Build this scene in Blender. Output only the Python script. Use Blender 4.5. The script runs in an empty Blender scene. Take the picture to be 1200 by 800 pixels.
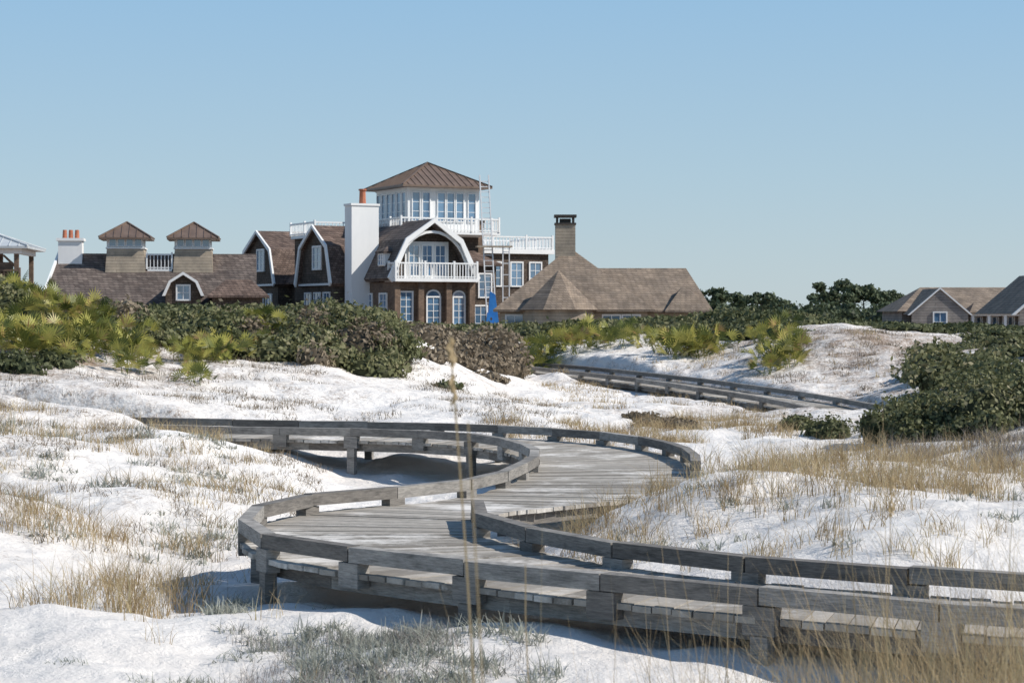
import bpy, math, random
import numpy as np
from mathutils import Vector
random.seed(7); rng=np.random.default_rng(7)
scene=bpy.context.scene
scene.view_settings.view_transform='Standard'; scene.view_settings.look='None'; scene.view_settings.exposure=0
F=2333.0; CAMZ=2.0; DZ=.11

# ---------------------------------------------------------------- materials
def newmat(name):
    m=bpy.data.materials.new(name); m.use_nodes=True
    nt=m.node_tree; b=nt.nodes['Principled BSDF']; return m,nt,b
def N(nt,t,**k):
    n=nt.nodes.new(t)
    for a,v in k.items(): setattr(n,a,v)
    return n
def coords(nt,scale=(1,1,1)):
    tc=N(nt,'ShaderNodeTexCoord'); mp=N(nt,'ShaderNodeMapping'); mp.inputs['Scale'].default_value=scale
    nt.links.new(tc.outputs['Object'],mp.inputs['Vector']); return mp.outputs['Vector']
def noise(nt,vec,scale,detail=4,rough=.55):
    n=N(nt,'ShaderNodeTexNoise'); n.inputs['Scale'].default_value=scale; n.inputs['Detail'].default_value=detail
    n.inputs['Roughness'].default_value=rough; nt.links.new(vec,n.inputs['Vector']); return n.outputs['Fac']
def ramp(nt,fac,stops):
    r=N(nt,'ShaderNodeValToRGB'); e=r.color_ramp.elements
    while len(e)<len(stops): e.new(.5)
    for el,(p,c) in zip(e,stops): el.position=p; el.color=(*c,1) if len(c)==3 else c
    nt.links.new(fac,r.inputs['Fac']); return r.outputs['Color']
def bump(nt,b,h,strength,dist):
    bn=N(nt,'ShaderNodeBump'); bn.inputs['Strength'].default_value=strength; bn.inputs['Distance'].default_value=dist
    nt.links.new(h,bn.inputs['Height']); nt.links.new(bn.outputs['Normal'],b.inputs['Normal'])
def mix(nt,fac,a,b,mode='MIX'):
    m=N(nt,'ShaderNodeMix',data_type='RGBA',blend_type=mode)
    if isinstance(fac,(int,float)): m.inputs[0].default_value=fac
    else: nt.links.new(fac,m.inputs[0])
    for s,v in ((m.inputs[6],a),(m.inputs[7],b)):
        if isinstance(v,tuple): s.default_value=(*v,1)
        else: nt.links.new(v,s)
    return m.outputs[2]
def noisy(name,c0,c1,scale=3,rough=.8,stretch=(1,1,1),bmp=.3,bd=.02,spec=.3):
    m,nt,b=newmat(name); v=coords(nt,stretch); f=noise(nt,v,scale,6,.65)
    nt.links.new(ramp(nt,f,[(.3,c0),(.7,c1)]),b.inputs['Base Color']); b.inputs['Roughness'].default_value=rough
    b.inputs['Specular IOR Level'].default_value=spec
    if bmp: bump(nt,b,noise(nt,v,scale*4,4),bmp,bd)
    return m
def shingle(name,c0,c1,mort,bw=.22,rh=.16,zs=1.0):
    m,nt,b=newmat(name); tc=N(nt,'ShaderNodeTexCoord'); sp=N(nt,'ShaderNodeSeparateXYZ'); nt.links.new(tc.outputs['Object'],sp.inputs[0])
    ad=N(nt,'ShaderNodeMath',operation='ADD'); nt.links.new(sp.outputs[0],ad.inputs[0]); nt.links.new(sp.outputs[1],ad.inputs[1])
    mu=N(nt,'ShaderNodeMath',operation='MULTIPLY'); mu.inputs[1].default_value=zs; nt.links.new(sp.outputs[2],mu.inputs[0])
    cb=N(nt,'ShaderNodeCombineXYZ'); nt.links.new(ad.outputs[0],cb.inputs[0]); nt.links.new(mu.outputs[0],cb.inputs[1])
    br=N(nt,'ShaderNodeTexBrick'); br.inputs['Scale'].default_value=1; br.inputs['Brick Width'].default_value=bw; br.inputs['Row Height'].default_value=rh
    br.inputs['Mortar Size'].default_value=.012; br.inputs['Color1'].default_value=(*c0,1); br.inputs['Color2'].default_value=(*c1,1); br.inputs['Mortar'].default_value=(*mort,1)
    nt.links.new(cb.outputs[0],br.inputs['Vector'])
    f=noise(nt,tc.outputs['Object'],1.2,5,.7)
    c=mix(nt,1.0,br.outputs['Color'],ramp(nt,f,[(.3,(.6,.6,.62)),(.7,(1.25,1.2,1.15))]),'MULTIPLY')
    nt.links.new(c,b.inputs['Base Color']); b.inputs['Roughness'].default_value=.85; b.inputs['Specular IOR Level'].default_value=.25
    bump(nt,b,br.outputs['Fac'],.4,.02); return m
def leafmat(name,stops,trans=.25,rough=.6):
    m,nt,b=newmat(name); a=N(nt,'ShaderNodeAttribute'); a.attribute_name='var'
    c=ramp(nt,a.outputs['Fac'],stops); nt.links.new(c,b.inputs['Base Color']); b.inputs['Roughness'].default_value=rough
    b.inputs['Specular IOR Level'].default_value=.25
    t=N(nt,'ShaderNodeBsdfTranslucent'); nt.links.new(c,t.inputs['Color'])
    ms=N(nt,'ShaderNodeMixShader'); ms.inputs[0].default_value=trans
    nt.links.new(b.outputs[0],ms.inputs[1]); nt.links.new(t.outputs[0],ms.inputs[2])
    nt.links.new(ms.outputs[0],nt.nodes['Material Output'].inputs['Surface']); return m

def sandmat():
    m,nt,b=newmat('white_sand'); v=coords(nt)
    big=noise(nt,v,.35,5,.6); c=ramp(nt,big,[(.3,(.79,.745,.70)),(.65,(.87,.835,.795))])
    lit=noise(nt,v,1.1,8,.75); fine=noise(nt,v,14,5,.8)
    a=N(nt,'ShaderNodeAttribute'); a.attribute_name='litter'
    s=N(nt,'ShaderNodeMath',operation='MULTIPLY'); nt.links.new(lit,s.inputs[0]); nt.links.new(fine,s.inputs[1])
    s2=N(nt,'ShaderNodeMath',operation='ADD'); nt.links.new(s.outputs[0],s2.inputs[0])
    am=N(nt,'ShaderNodeMath',operation='MULTIPLY'); am.inputs[1].default_value=.20; nt.links.new(a.outputs['Fac'],am.inputs[0]); nt.links.new(am.outputs[0],s2.inputs[1])
    mk=ramp(nt,s2.outputs[0],[(.365,(0,0,0)),(.50,(1,1,1))])
    c=mix(nt,mk,c,(.29,.22,.17))
    nt.links.new(c,b.inputs['Base Color']); b.inputs['Roughness'].default_value=.95; b.inputs['Specular IOR Level'].default_value=.1
    vo=N(nt,'ShaderNodeTexVoronoi',feature='SMOOTH_F1'); vo.inputs['Scale'].default_value=3.6; nt.links.new(v,vo.inputs['Vector'])
    h=N(nt,'ShaderNodeMath',operation='ADD'); nt.links.new(vo.outputs['Distance'],h.inputs[0])
    h2=N(nt,'ShaderNodeMath',operation='MULTIPLY'); h2.inputs[1].default_value=1.3; nt.links.new(noise(nt,v,5,9,.7),h2.inputs[0]); nt.links.new(h2.outputs[0],h.inputs[1])
    bump(nt,b,h.outputs[0],.7,.09)
    return m
M={}
M['sand']=sandmat()
def railm():
    m,nt,b=newmat('weathered_timber'); v=coords(nt,(1,1,4)); a=N(nt,'ShaderNodeAttribute'); a.attribute_name='var'
    base=ramp(nt,a.outputs['Fac'],[(0,(.16,.145,.13)),(.5,(.235,.22,.20)),(1,(.33,.31,.285))])
    g=ramp(nt,noise(nt,v,2.5,8,.75),[(.3,(.5,.5,.5)),(.5,(1,1,1)),(.72,(1.4,1.38,1.35))])
    c=mix(nt,1,base,g,'MULTIPLY'); f2=ramp(nt,noise(nt,coords(nt,(6,6,60)),1.6,4,.7),[(.35,(.62,.62,.62)),(.6,(1.1,1.1,1.1))])
    c=mix(nt,1,c,f2,'MULTIPLY'); nt.links.new(c,b.inputs['Base Color']); b.inputs['Roughness'].default_value=.88
    bump(nt,b,noise(nt,coords(nt,(6,6,60)),2,5,.7),.5,.008); return m
M['rail']=railm()
def deckm():
    m,nt,b=newmat('deck_planks'); v=coords(nt); a=N(nt,'ShaderNodeAttribute'); a.attribute_name='var'
    base=ramp(nt,a.outputs['Fac'],[(0,(.22,.195,.165)),(.5,(.34,.31,.27)),(1,(.45,.41,.36))])
    base=mix(nt,1,base,ramp(nt,noise(nt,v,9,6,.7),[(.3,(.7,.7,.7)),(.7,(1.15,1.15,1.15))]),'MULTIPLY')
    sp=ramp(nt,noise(nt,v,.8,9,.72),[(.52,(0,0,0)),(.64,(1,1,1))])
    c=mix(nt,sp,base,(.70,.665,.62)); nt.links.new(c,b.inputs['Base Color']); b.inputs['Roughness'].default_value=.9
    bump(nt,b,noise(nt,v,30,4),.3,.005); return m
M['deck']=deckm()
M['white']=noisy('white_paint',(.78,.785,.78),(.85,.85,.84),1.5,.55,(1,1,.4),.1,.01)
M['stucco']=noisy('white_stucco',(.74,.745,.745),(.84,.84,.83),.8,.8,(1,1,.3),.3,.01)
M['shing']=shingle('dark_shingle_wall',(.085,.066,.053),(.14,.11,.088),(.04,.032,.027))
M['shroof']=shingle('cedar_shingle_roof',(.11,.078,.064),(.22,.162,.134),(.04,.03,.027),.25,.14)
M['shroof2']=shingle('weathered_cedar_roof',(.11,.09,.082),(.20,.168,.15),(.035,.028,.026),.3,.15)
M['brick']=shingle('brown_brick',(.16,.108,.078),(.25,.175,.13),(.14,.115,.09),.24,.085)
M['taupe_roof']=shingle('taupe_shingle_roof',(.23,.185,.143),(.32,.26,.205),(.13,.105,.082),.3,.13)
M['taupe']=shingle('taupe_siding',(.40,.345,.27),(.45,.39,.31),(.25,.21,.17),6,.18)
M['graysid']=shingle('gray_siding',(.27,.25,.235),(.31,.29,.275),(.14,.13,.12),6,.18)
M['metal']=noisy('bronze_metal_roof',(.12,.082,.06),(.20,.14,.105),1.5,.45,(1,1,1),.05,.01,.5)
M['gmetal']=noisy('galvanized_roof',(.42,.45,.47),(.55,.57,.58),1.5,.4,(1,1,1),.05,.01,.5)
M['clay']=noisy('clay_pot',(.36,.12,.07),(.48,.18,.10),3,.7)
M['dark']=noisy('dark_trim',(.045,.04,.035),(.08,.065,.055),3,.6)
M['alum']=noisy('aluminium_ladder',(.6,.61,.63),(.75,.76,.77),3,.4)
M['blue']=noisy('blue_tarp_cloth',(.02,.14,.45),(.05,.25,.62),2,.5)
def glass():
    m,nt,b=newmat('window_glass'); v=coords(nt)
    nt.links.new(ramp(nt,noise(nt,v,.6,3),[(.35,(.05,.11,.19)),(.65,(.13,.25,.40))]),b.inputs['Base Color'])
    b.inputs['Roughness'].default_value=.06; b.inputs['Specular IOR Level'].default_value=1.0; b.inputs['IOR'].default_value=1.8
    return m
M['glass']=glass()
M['scrub']=leafmat('coastal_scrub_leaf',[(0,(.045,.05,.022)),(.45,(.12,.13,.058)),(.8,(.20,.20,.095)),(1,(.30,.265,.16))],.25)
M['scrub_dk']=leafmat('dark_oak_leaf',[(0,(.035,.044,.02)),(.5,(.09,.103,.046)),(1,(.17,.175,.085))],.2)
M['scrub_br']=leafmat('brown_scrub_leaf',[(0,(.10,.08,.055)),(.5,(.21,.165,.115)),(1,(.34,.28,.20))],.2)
M['silver']=leafmat('silver_leaf',[(0,(.19,.19,.16)),(.5,(.30,.31,.26)),(1,(.48,.49,.43))],.25)
M['palm']=leafmat('palmetto_leaf',[(0,(.05,.065,.018)),(.3,(.14,.16,.038)),(.65,(.32,.31,.075)),(.93,(.46,.41,.11)),(1,(.38,.25,.11))],.25,.4)
M['straw']=leafmat('dry_grass_blade',[(0,(.18,.125,.068)),(.4,(.37,.27,.145)),(.8,(.55,.44,.265)),(1,(.30,.28,.14))],.3)
M['twig']=leafmat('gray_twig',[(0,(.12,.10,.09)),(.5,(.24,.21,.19)),(1,(.38,.35,.32))],.05)
M['pine']=leafmat('tree_leaf',[(0,(.04,.055,.03)),(.5,(.08,.105,.055)),(1,(.13,.155,.085))],.2)
M['bark']=noisy('bark',(.09,.07,.055),(.18,.14,.11),3,.9)

# ---------------------------------------------------------------- mesh utils
def fast_mesh(name,V,Q,mat,var=None,parent=None,extra=None,smooth=False):
    V=np.asarray(V,dtype=np.float32).reshape(-1,3); Q=np.asarray(Q,dtype=np.int32); k=Q.shape[1]
    me=bpy.data.meshes.new(name); me.vertices.add(len(V)); me.vertices.foreach_set('co',V.ravel())
    me.loops.add(Q.size); me.loops.foreach_set('vertex_index',Q.ravel())
    me.polygons.add(len(Q)); me.polygons.foreach_set('loop_start',np.arange(0,Q.size,k,dtype=np.int32))
    me.polygons.foreach_set('loop_total',np.full(len(Q),k,dtype=np.int32))
    if smooth: me.polygons.foreach_set('use_smooth',np.ones(len(Q),dtype=bool))
    me.update(calc_edges=True)
    for nm,arr in (('var',var),)+tuple((extra or {}).items()):
        if arr is not None:
            at=me.attributes.new(nm,'FLOAT','POINT'); at.data.foreach_set('value',np.asarray(arr,dtype=np.float32))
    me.materials.append(mat); o=bpy.data.objects.new(name,me); scene.collection.objects.link(o)
    if parent: o.parent=parent
    return o
def empty(name,loc=(0,0,0),rz=0):
    e=bpy.data.objects.new(name,None); e.location=loc; e.rotation_euler=(0,0,math.radians(rz)); scene.collection.objects.link(e); return e
class Bld:
    def __init__(s,name,loc,rz=0): s.e=empty(name,loc,rz); s.p={}
    def part(s,n,mat): 
        if n not in s.p: s.p[n]=([],[],mat,[])
        return s.p[n]
    def hexa(s,n,mat,v8,var=None):
        V,Fc,_,A=s.part(n,mat); i=len(V); V.extend(v8); A.extend([random.random() if var is None else var]*8)
        Fc.extend([(i,i+3,i+2,i+1),(i+4,i+5,i+6,i+7),(i,i+1,i+5,i+4),(i+1,i+2,i+6,i+5),(i+2,i+3,i+7,i+6),(i+3,i,i+4,i+7)])
    def box(s,n,mat,x0,x1,y0,y1,z0,z1):
        s.hexa(n,mat,[(x0,y0,z0),(x1,y0,z0),(x1,y1,z0),(x0,y1,z0),(x0,y0,z1),(x1,y0,z1),(x1,y1,z1),(x0,y1,z1)])
    def poly(s,n,mat,vs,fs):
        V,Fc,_,A=s.part(n,mat); i=len(V); V.extend(vs); A.extend([.5]*len(vs)); Fc.extend([tuple(i+j for j in f) for f in fs])
    def band(s,n,mat,outer,inner,axis,a0,a1):
        P=(lambda q,a:(q[0],a,q[1])) if axis=='y' else (lambda q,a:(a,q[0],q[1]))
        for j in range(len(outer)-1):
            o0,o1,i0,i1=outer[j],outer[j+1],inner[j],inner[j+1]
            s.hexa(n,mat,[P(i0,a0),P(i1,a0),P(i1,a1),P(i0,a1),P(o0,a0),P(o1,a0),P(o1,a1),P(o0,a1)])
    def face(s,n,mat,pts,axis,a,th=.1):
        P=(lambda q,b:(q[0],b,q[1])) if axis=='y' else (lambda q,b:(b,q[0],q[1]))
        k=len(pts); vs=[P(q,a) for q in pts]+[P(q,a+th) for q in pts]
        s.poly(n,mat,vs,[tuple(range(k)),tuple(range(2*k-1,k-1,-1))]+[(j,(j+1)%k,(j+1)%k+k,j+k) for j in range(k)])
    def window(s,axis,c,a,w,z0,h,nx=2,nz=3,fr=.09,out=-1,arch=False):
        def bx(n,m,s0,s1,d0,d1,q0,q1):
            lo,hi=sorted((a+out*d0,a+out*d1))
            if axis=='y': s.box(n,m,s0,s1,lo,hi,q0,q1)
            else: s.box(n,m,lo,hi,s0,s1,q0,q1)
        bx('window_glass',M['glass'],c-w/2,c+w/2,-.03,.02,z0,z0+h)
        bx('window_frames',M['white'],c-w/2-fr,c-w/2,-.02,.08,z0-fr,z0+h+fr); bx('window_frames',M['white'],c+w/2,c+w/2+fr,-.02,.08,z0-fr,z0+h+fr)
        bx('window_frames',M['white'],c-w/2,c+w/2,-.02,.08,z0+h,z0+h+fr); bx('window_frames',M['white'],c-w/2,c+w/2,-.02,.10,z0-fr,z0)
        for i in range(1,nx): bx('window_frames',M['white'],c-w/2+w*i/nx-.02,c-w/2+w*i/nx+.02,-.02,.045,z0,z0+h)
        for i in range(1,nz): bx('window_frames',M['white'],c-w/2,c+w/2,-.02,.038,z0+h*i/nz-.015,z0+h*i/nz+.015)
        if arch:
            pts=[(c+math.cos(t)*w/2,z0+h+fr+math.sin(t)*w*.38) for t in np.linspace(0,math.pi,9)]
            po=[(c+math.cos(t)*(w/2+fr),z0+h+fr+math.sin(t)*(w*.38+fr)) for t in np.linspace(0,math.pi,9)]
            ai=a+out*.06; s.band('window_frames',M['white'],po,pts,axis,min(a+out*.01,ai),max(a+out*.01,ai))
            s.face('window_glass',M['glass'],pts,axis,a+out*.02,.01)
    def railing(s,p0,p1,z0,z1,sp=.17,m=None,n='railing'):
        m=m or M['white']; p0=np.array(p0,float); p1=np.array(p1,float); L=np.linalg.norm(p1-p0); t=(p1-p0)/L; q=np.array([-t[1],t[0]])
        def bar(a,b,w,za,zb):
            A=p0+t*a; B=p0+t*b; c=[A-q*w,B-q*w,B+q*w,A+q*w]
            s.hexa(n,m,[(*v,za) for v in c]+[(*v,zb) for v in c])
        bar(0,L,.05,z1-.09,z1); bar(0,L,.035,z0+.06,z0+.12)
        k=int(L/sp)
        for i in range(k+1):
            a=L*i/k; big=(i%10==0) or i==k; w=.06 if big else .025
            bar(max(a-w,-.05),min(a+w,L+.05),w,z0,z1+(.1 if big else -.05))
    def hip(s,n,mat,x0,x1,y0,y1,z0,z1,rx0,rx1,ry=None,th=.12,seam=None,smat=None):
        ry=(y0+y1)/2 if ry is None else ry
        v=[(x0,y0,z0),(x1,y0,z0),(x1,y1,z0),(x0,y1,z0),(rx0,ry,z1),(rx1,ry,z1),(x0,y0,z0-th),(x1,y0,z0-th),(x1,y1,z0-th),(x0,y1,z0-th)]
        if abs(rx1-rx0)<1e-3: fs=[(0,1,4),(1,2,4),(2,3,4),(3,0,4)]
        else: fs=[(0,1,5,4),(1,2,5),(2,3,4,5),(3,0,4)]
        fs+=[(0,6,7,1),(1,7,8,2),(2,8,9,3),(3,9,6,0),(9,8,7,6)]
        s.poly(n,mat,v,fs)
        if seam:
            ap=np.array([rx0,ry,z1]); cs=[np.array(q) for q in v[:4]]
            for i in range(4):
                a,b=cs[i],cs[(i+1)%4]; L=np.linalg.norm(b-a); k=int(L/seam); nrm=np.cross(b-a,ap-a); nrm/=np.linalg.norm(nrm); t=(b-a)/L
                mid=(a+b)/2; up=(ap-mid)
                for j in range(0,k+1):
                    f=j/k; p=a+(b-a)*f; r=1-abs(2*f-1)
                    e=p+up*max(r,.0)*.995
                    if r<.04: continue
                    w=t*.018
                    s.hexa('roof_seams',smat or mat,[tuple(p-w),tuple(p+w),tuple(e+w),tuple(e-w),tuple(p-w+nrm*.04),tuple(p+w+nrm*.04),tuple(e+w+nrm*.04),tuple(e-w+nrm*.04)])
            for a in cs:
                d=ap-a; q=np.cross(d,[0,0,1]); q/=np.linalg.norm(q); w=q*.05; u=np.array([0,0,.07])
                s.hexa('roof_seams',smat or mat,[tuple(a-w),tuple(a+w),tuple(ap+w),tuple(ap-w),tuple(a-w+u),tuple(a+w+u),tuple(ap+w+u),tuple(ap-w+u)])
    def cyl(s,n,mat,x,y,z0,z1,r0,r1,k=10):
        vs=[(x+math.cos(2*math.pi*i/k)*r0,y+math.sin(2*math.pi*i/k)*r0,z0) for i in range(k)]+[(x+math.cos(2*math.pi*i/k)*r1,y+math.sin(2*math.pi*i/k)*r1,z1) for i in range(k)]
        s.poly(n,mat,vs,[tuple(range(k-1,-1,-1)),tuple(range(k,2*k))]+[(i,(i+1)%k,(i+1)%k+k,i+k) for i in range(k)])
    def done(s):
        for n,(V,Fc,mat,A) in s.p.items():
            me=bpy.data.meshes.new(n); me.from_pydata([tuple(map(float,v)) for v in V],[],Fc)
            at=me.attributes.new('var','FLOAT','POINT'); at.data.foreach_set('value',np.array(A,dtype=np.float32))
            me.materials.append(mat); me.update(); o=bpy.data.objects.new(n,me); scene.collection.objects.link(o); o.parent=s.e
        return s.e

# ---------------------------------------------------------------- noise
def vnoise(x,y,seed=0):
    xi=np.floor(x).astype(np.int64); yi=np.floor(y).astype(np.int64); fx=x-xi; fy=y-yi
    def h(a,b):
        n=(a*374761393+b*668265263+seed*1442695041)&0xffffffff
        n=((n^(n>>13))*1274126177)&0xffffffff; n=n^(n>>16); return (n&0xffff)/65535.0
    sx=fx*fx*(3-2*fx); sy=fy*fy*(3-2*fy)
    return (h(xi,yi)*(1-sx)+h(xi+1,yi)*sx)*(1-sy)+(h(xi,yi+1)*(1-sx)+h(xi+1,yi+1)*sx)*sy
def fbm(x,y,seed=0,o=4):
    r=0;a=1;t=0
    for i in range(o): r=r+a*vnoise(x*2**i,y*2**i,seed+i); t+=a; a*=.5
    return r/t

# ---------------------------------------------------------------- boardwalk curves
def catmull(P,n=14):
    P=np.array(P,float); Q=np.vstack([2*P[0]-P[1],P,2*P[-1]-P[-2]]); out=[]
    for i in range(1,len(Q)-2):
        p0,p1,p2,p3=Q[i-1:i+3]
        for t in np.linspace(0,1,n,endpoint=False):
            out.append(.5*((2*p1)+(-p0+p2)*t+(2*p0-5*p1+4*p2-p3)*t*t+(-p0+3*p1-3*p2+p3)*t**3))
    out.append(Q[-2]); return np.array(out)
Lp=[(-9,32.6),(-6.5,31.6),(-4.6,30.8),(-2.6,30.2),(-1.2,29.5),(-.4,28.4),(.12,26.8),(.3,24.9),(.1,22.9),(-.3,21.2),(-.85,20.2),(-1.5,19.6),(-2.05,18.8),(-2.3,17.7),(-2.2,16.5),(-1.8,15.4),(-.9,14.45),(.2,13.5),(1.2,12.75),(2.2,12.1),(3.2,11.55),(5.2,10.7),(8,9.7)]
Rp=[(-9,34.5),(-6.3,33.5),(-4.2,32.6),(-2.2,32.0),(-.5,31.2),(.9,29.8),(1.85,28.0),(2.25,25.6),(2.1,23.0),(1.4,20.9),(.45,19.8),(-.1,19.1),(-.33,18.3),(-.32,17.5),(-.17,16.8),(.12,16.1),(.45,15.5),(.98,14.75),(1.75,14.1),(2.6,13.55),(3.6,13.05),(5.6,12.3),(8.4,11.4)]
L1=catmull(Lp); R1=catmull(Rp)
C1=(L1+R1)/2
c2=[((u-600)/F*d,d,z) for u,d,z in [(520,78,.35),(570,71,.15),(640,66.5,.1),(700,62,.05),(780,57,-.02),(850,53,-.12),(930,48.5,-.2),(1000,44.5,-.3),(1075,41,-.35),(1140,37,-.4)]]
C2=catmull(c2,14); C2[:,2]+=.06
T=np.gradient(C2[:,:2],axis=0); T/=np.linalg.norm(T,axis=1)[:,None]; Nn=np.stack([-T[:,1],T[:,0]],1)
L2=C2[:,:2]+Nn*.9; R2=C2[:,:2]-Nn*.9
DECK=np.vstack([np.c_[C1,np.full(len(C1),DZ)],C2])
# ---------------------------------------------------------------- terrain
D=np.array([5,7,10,13,16,20,25,28,31,34,38,42,46,50,54,58,62,68,75,85,120,400,6000.])
U=np.array([-400,0,200,400,500,600,800,1000,1100,1200,1600.])
TB=np.array([
[-.2,-.2,-.3,-.3,-.2,.0,.35,.6,.8,1.0,1.4,1.7,1.9,2.1,2.3,2.4,2.4,2.4,2.3,2.1,1.5,1,1],
[-.4,-.4,-.4,-.35,-.25,0,.3,.5,.7,.9,1.2,1.5,1.8,2.0,2.1,2.2,2.2,2.1,2.0,1.8,1.4,1,1],
[-.4,-.4,-.4,-.35,-.35,-.3,-.05,.25,.38,.25,.5,1.0,1.35,1.55,1.65,1.75,1.8,1.8,1.8,1.7,1.4,1,1],
[-.4,-.4,-.35,-.25,-.3,-.45,-.5,-.45,-.4,.05,.3,.75,1.2,1.4,1.5,1.6,1.65,1.7,1.7,1.5,1.2,1,1],
[-.4,-.35,-.3,-.2,-.3,-.4,-.45,-.4,-.35,.0,.2,.4,.65,.85,1.0,1.1,1.2,1.3,1.4,1.35,1.2,1,1],
[-.3,-.3,-.3,-.2,-.25,-.25,-.25,-.25,-.2,0,.05,.05,0,0,0,-.05,0,.3,1.0,1.3,1.2,1,1],
[-.2,-.2,-.25,-.2,-.1,-.05,-.08,-.08,-.05,-.05,-.1,-.15,-.2,-.2,-.1,.1,.5,1.1,1.3,1.4,1.3,1,1],
[-.1,-.12,-.2,-.2,0,.05,.08,.05,.05,.1,0,-.1,-.25,-.1,.4,1.0,1.5,1.65,1.5,1.4,1.2,1,1],
[-.1,-.1,-.2,-.2,0,.1,.15,.2,.3,.35,.3,.3,.3,.4,.7,1.0,1.3,1.4,1.3,1.2,1.1,1,1],
[-.1,-.1,-.2,-.2,0,.15,.3,.45,.65,.8,.9,1.0,1.0,1.0,1.1,1.2,1.2,1.2,1.2,1.2,1.1,1,1],
[-.1,-.1,-.2,-.2,.1,.3,.6,.8,1.0,1.2,1.3,1.4,1.4,1.5,1.6,1.6,1.6,1.6,1.6,1.6,1.4,1,1]])
ld=np.linspace(math.log(5),math.log(6000),700); uu=np.linspace(-400,1600,401)
A=np.array([np.interp(ld,np.log(D),r) for r in TB]); G=np.array([np.interp(uu,U,A[:,j]) for j in range(len(ld))]).T
def blur(G,ax,k,it):
    ker=np.ones(k)/k
    for _ in range(it):
        pad=[(0,0),(0,0)]; pad[ax]=(k//2,k//2); P=np.pad(G,pad,mode='edge'); G=np.apply_along_axis(lambda r:np.convolve(r,ker,'valid'),ax,P)
    return G
G=blur(G,0,13,2); G=blur(G,1,5,2)
def H(x,y,carve=True):
    x=np.asarray(x,float); y=np.asarray(y,float); d=np.clip(y,5,5999)
    u=np.clip(600+x/d*F,-399.9,1599.9); a=(u+400)/5; b=(np.log(d)-ld[0])/(ld[1]-ld[0]); b=np.clip(b,0,698.99)
    i=a.astype(int); j=b.astype(int); fa=a-i; fb=b-j
    z=(G[i,j]*(1-fa)+G[i+1,j]*fa)*(1-fb)+(G[i,j+1]*(1-fa)+G[i+1,j+1]*fa)*fb
    for mx,my,am,r in ((1.9,18.6,.46,1.5),(3.4,20.5,.32,2.0),(4.5,17.0,.25,1.8),(-3.9,22.5,.22,1.5),(12.5,24,.3,2.5),(-5.0,28,.12,1.2),(9.3,60.5,.4,2.4),(-1.8,56,.25,2.0),(2.9,15.0,.14,.9),(-5.2,19.5,.25,1.3),(6.2,25,.2,1.6)):
        z=z+am*np.exp(-((x-mx)**2+(y-my)**2)/(r*r))
    near=np.clip(1-(d-70)/80,0,1)
    z=z+near*((fbm(x/3.2,y/3.2,3,3)-.5)*.58+(fbm(x/.85+5,y/.85,9,3)-.5)*.19)
    z=z-near*.05*np.clip(fbm(x/.33,y/.33,21,2)-.55,0,1)*np.clip(fbm(x/2.1,y/2.1,31,2)*2.2-.7,0,1)*3
    if carve:
        sh=z.shape; z=z.ravel().copy(); xr=x.ravel(); yr=y.ravel()
        idx=np.where((yr>7)&(yr<82)&(np.abs(xr)<16))[0]
        for c in range(0,len(idx),20000):
            k=idx[c:c+20000]; d2=(xr[k,None]-DECK[None,:,0])**2+(yr[k,None]-DECK[None,:,1])**2; m=d2.argmin(1); dist=np.sqrt(d2[np.arange(len(k)),m])
            w=np.clip((1.6-dist)/.6,0,1); w=w*w*(3-2*w); z[k]=z[k]*(1-w)+np.minimum(z[k],DECK[m,2]-.21)*w
        z=z.reshape(sh)
    return z
def deckdist(x,y):
    x=np.asarray(x)[:,None]; y=np.asarray(y)[:,None]
    return np.sqrt(((x-DECK[None,:,0])**2+(y-DECK[None,:,1])**2).min(1))
nr,nc=800,660
yy=np.concatenate([np.linspace(-40,6,14,endpoint=False),np.exp(np.linspace(math.log(6),math.log(90),nr-80)),np.exp(np.linspace(math.log(92),math.log(5000),66))])
s=np.linspace(-1,1,nc); ks=.30*s+.9*np.sign(s)*np.abs(s)**7
Yg,Kg=np.meshgrid(yy,ks,indexing='ij'); Xg=Kg*(np.maximum(Yg,0)+8+np.maximum(-Yg,0))
Zg=H(Xg,Yg); R_,C_=Xg.shape
ii=np.arange(R_*C_).reshape(R_,C_); Q=np.stack([ii[:-1,:-1],ii[:-1,1:],ii[1:,1:],ii[1:,:-1]],-1).reshape(-1,4)
ug=600+Xg/np.maximum(Yg,5)*F
lit=np.clip((Yg-30)/10,0,1)*.5+np.clip((420-ug)/420,0,1)*np.clip((Yg-14)/6,0,1)*.6+np.clip((ug-650)/400,0,1)*np.clip((Yg-14)/4,0,1)*.35
lit+=np.clip((Yg-72)/8,0,1)*2+.3*np.exp(-((Xg-11)**2/9+(Yg-60)**2/25))
fast_mesh('sand_dune_ground',np.stack([Xg,Yg,Zg],-1),Q,M['sand'],extra={'litter':np.clip(lit,0,3).ravel()},smooth=True)

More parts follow.
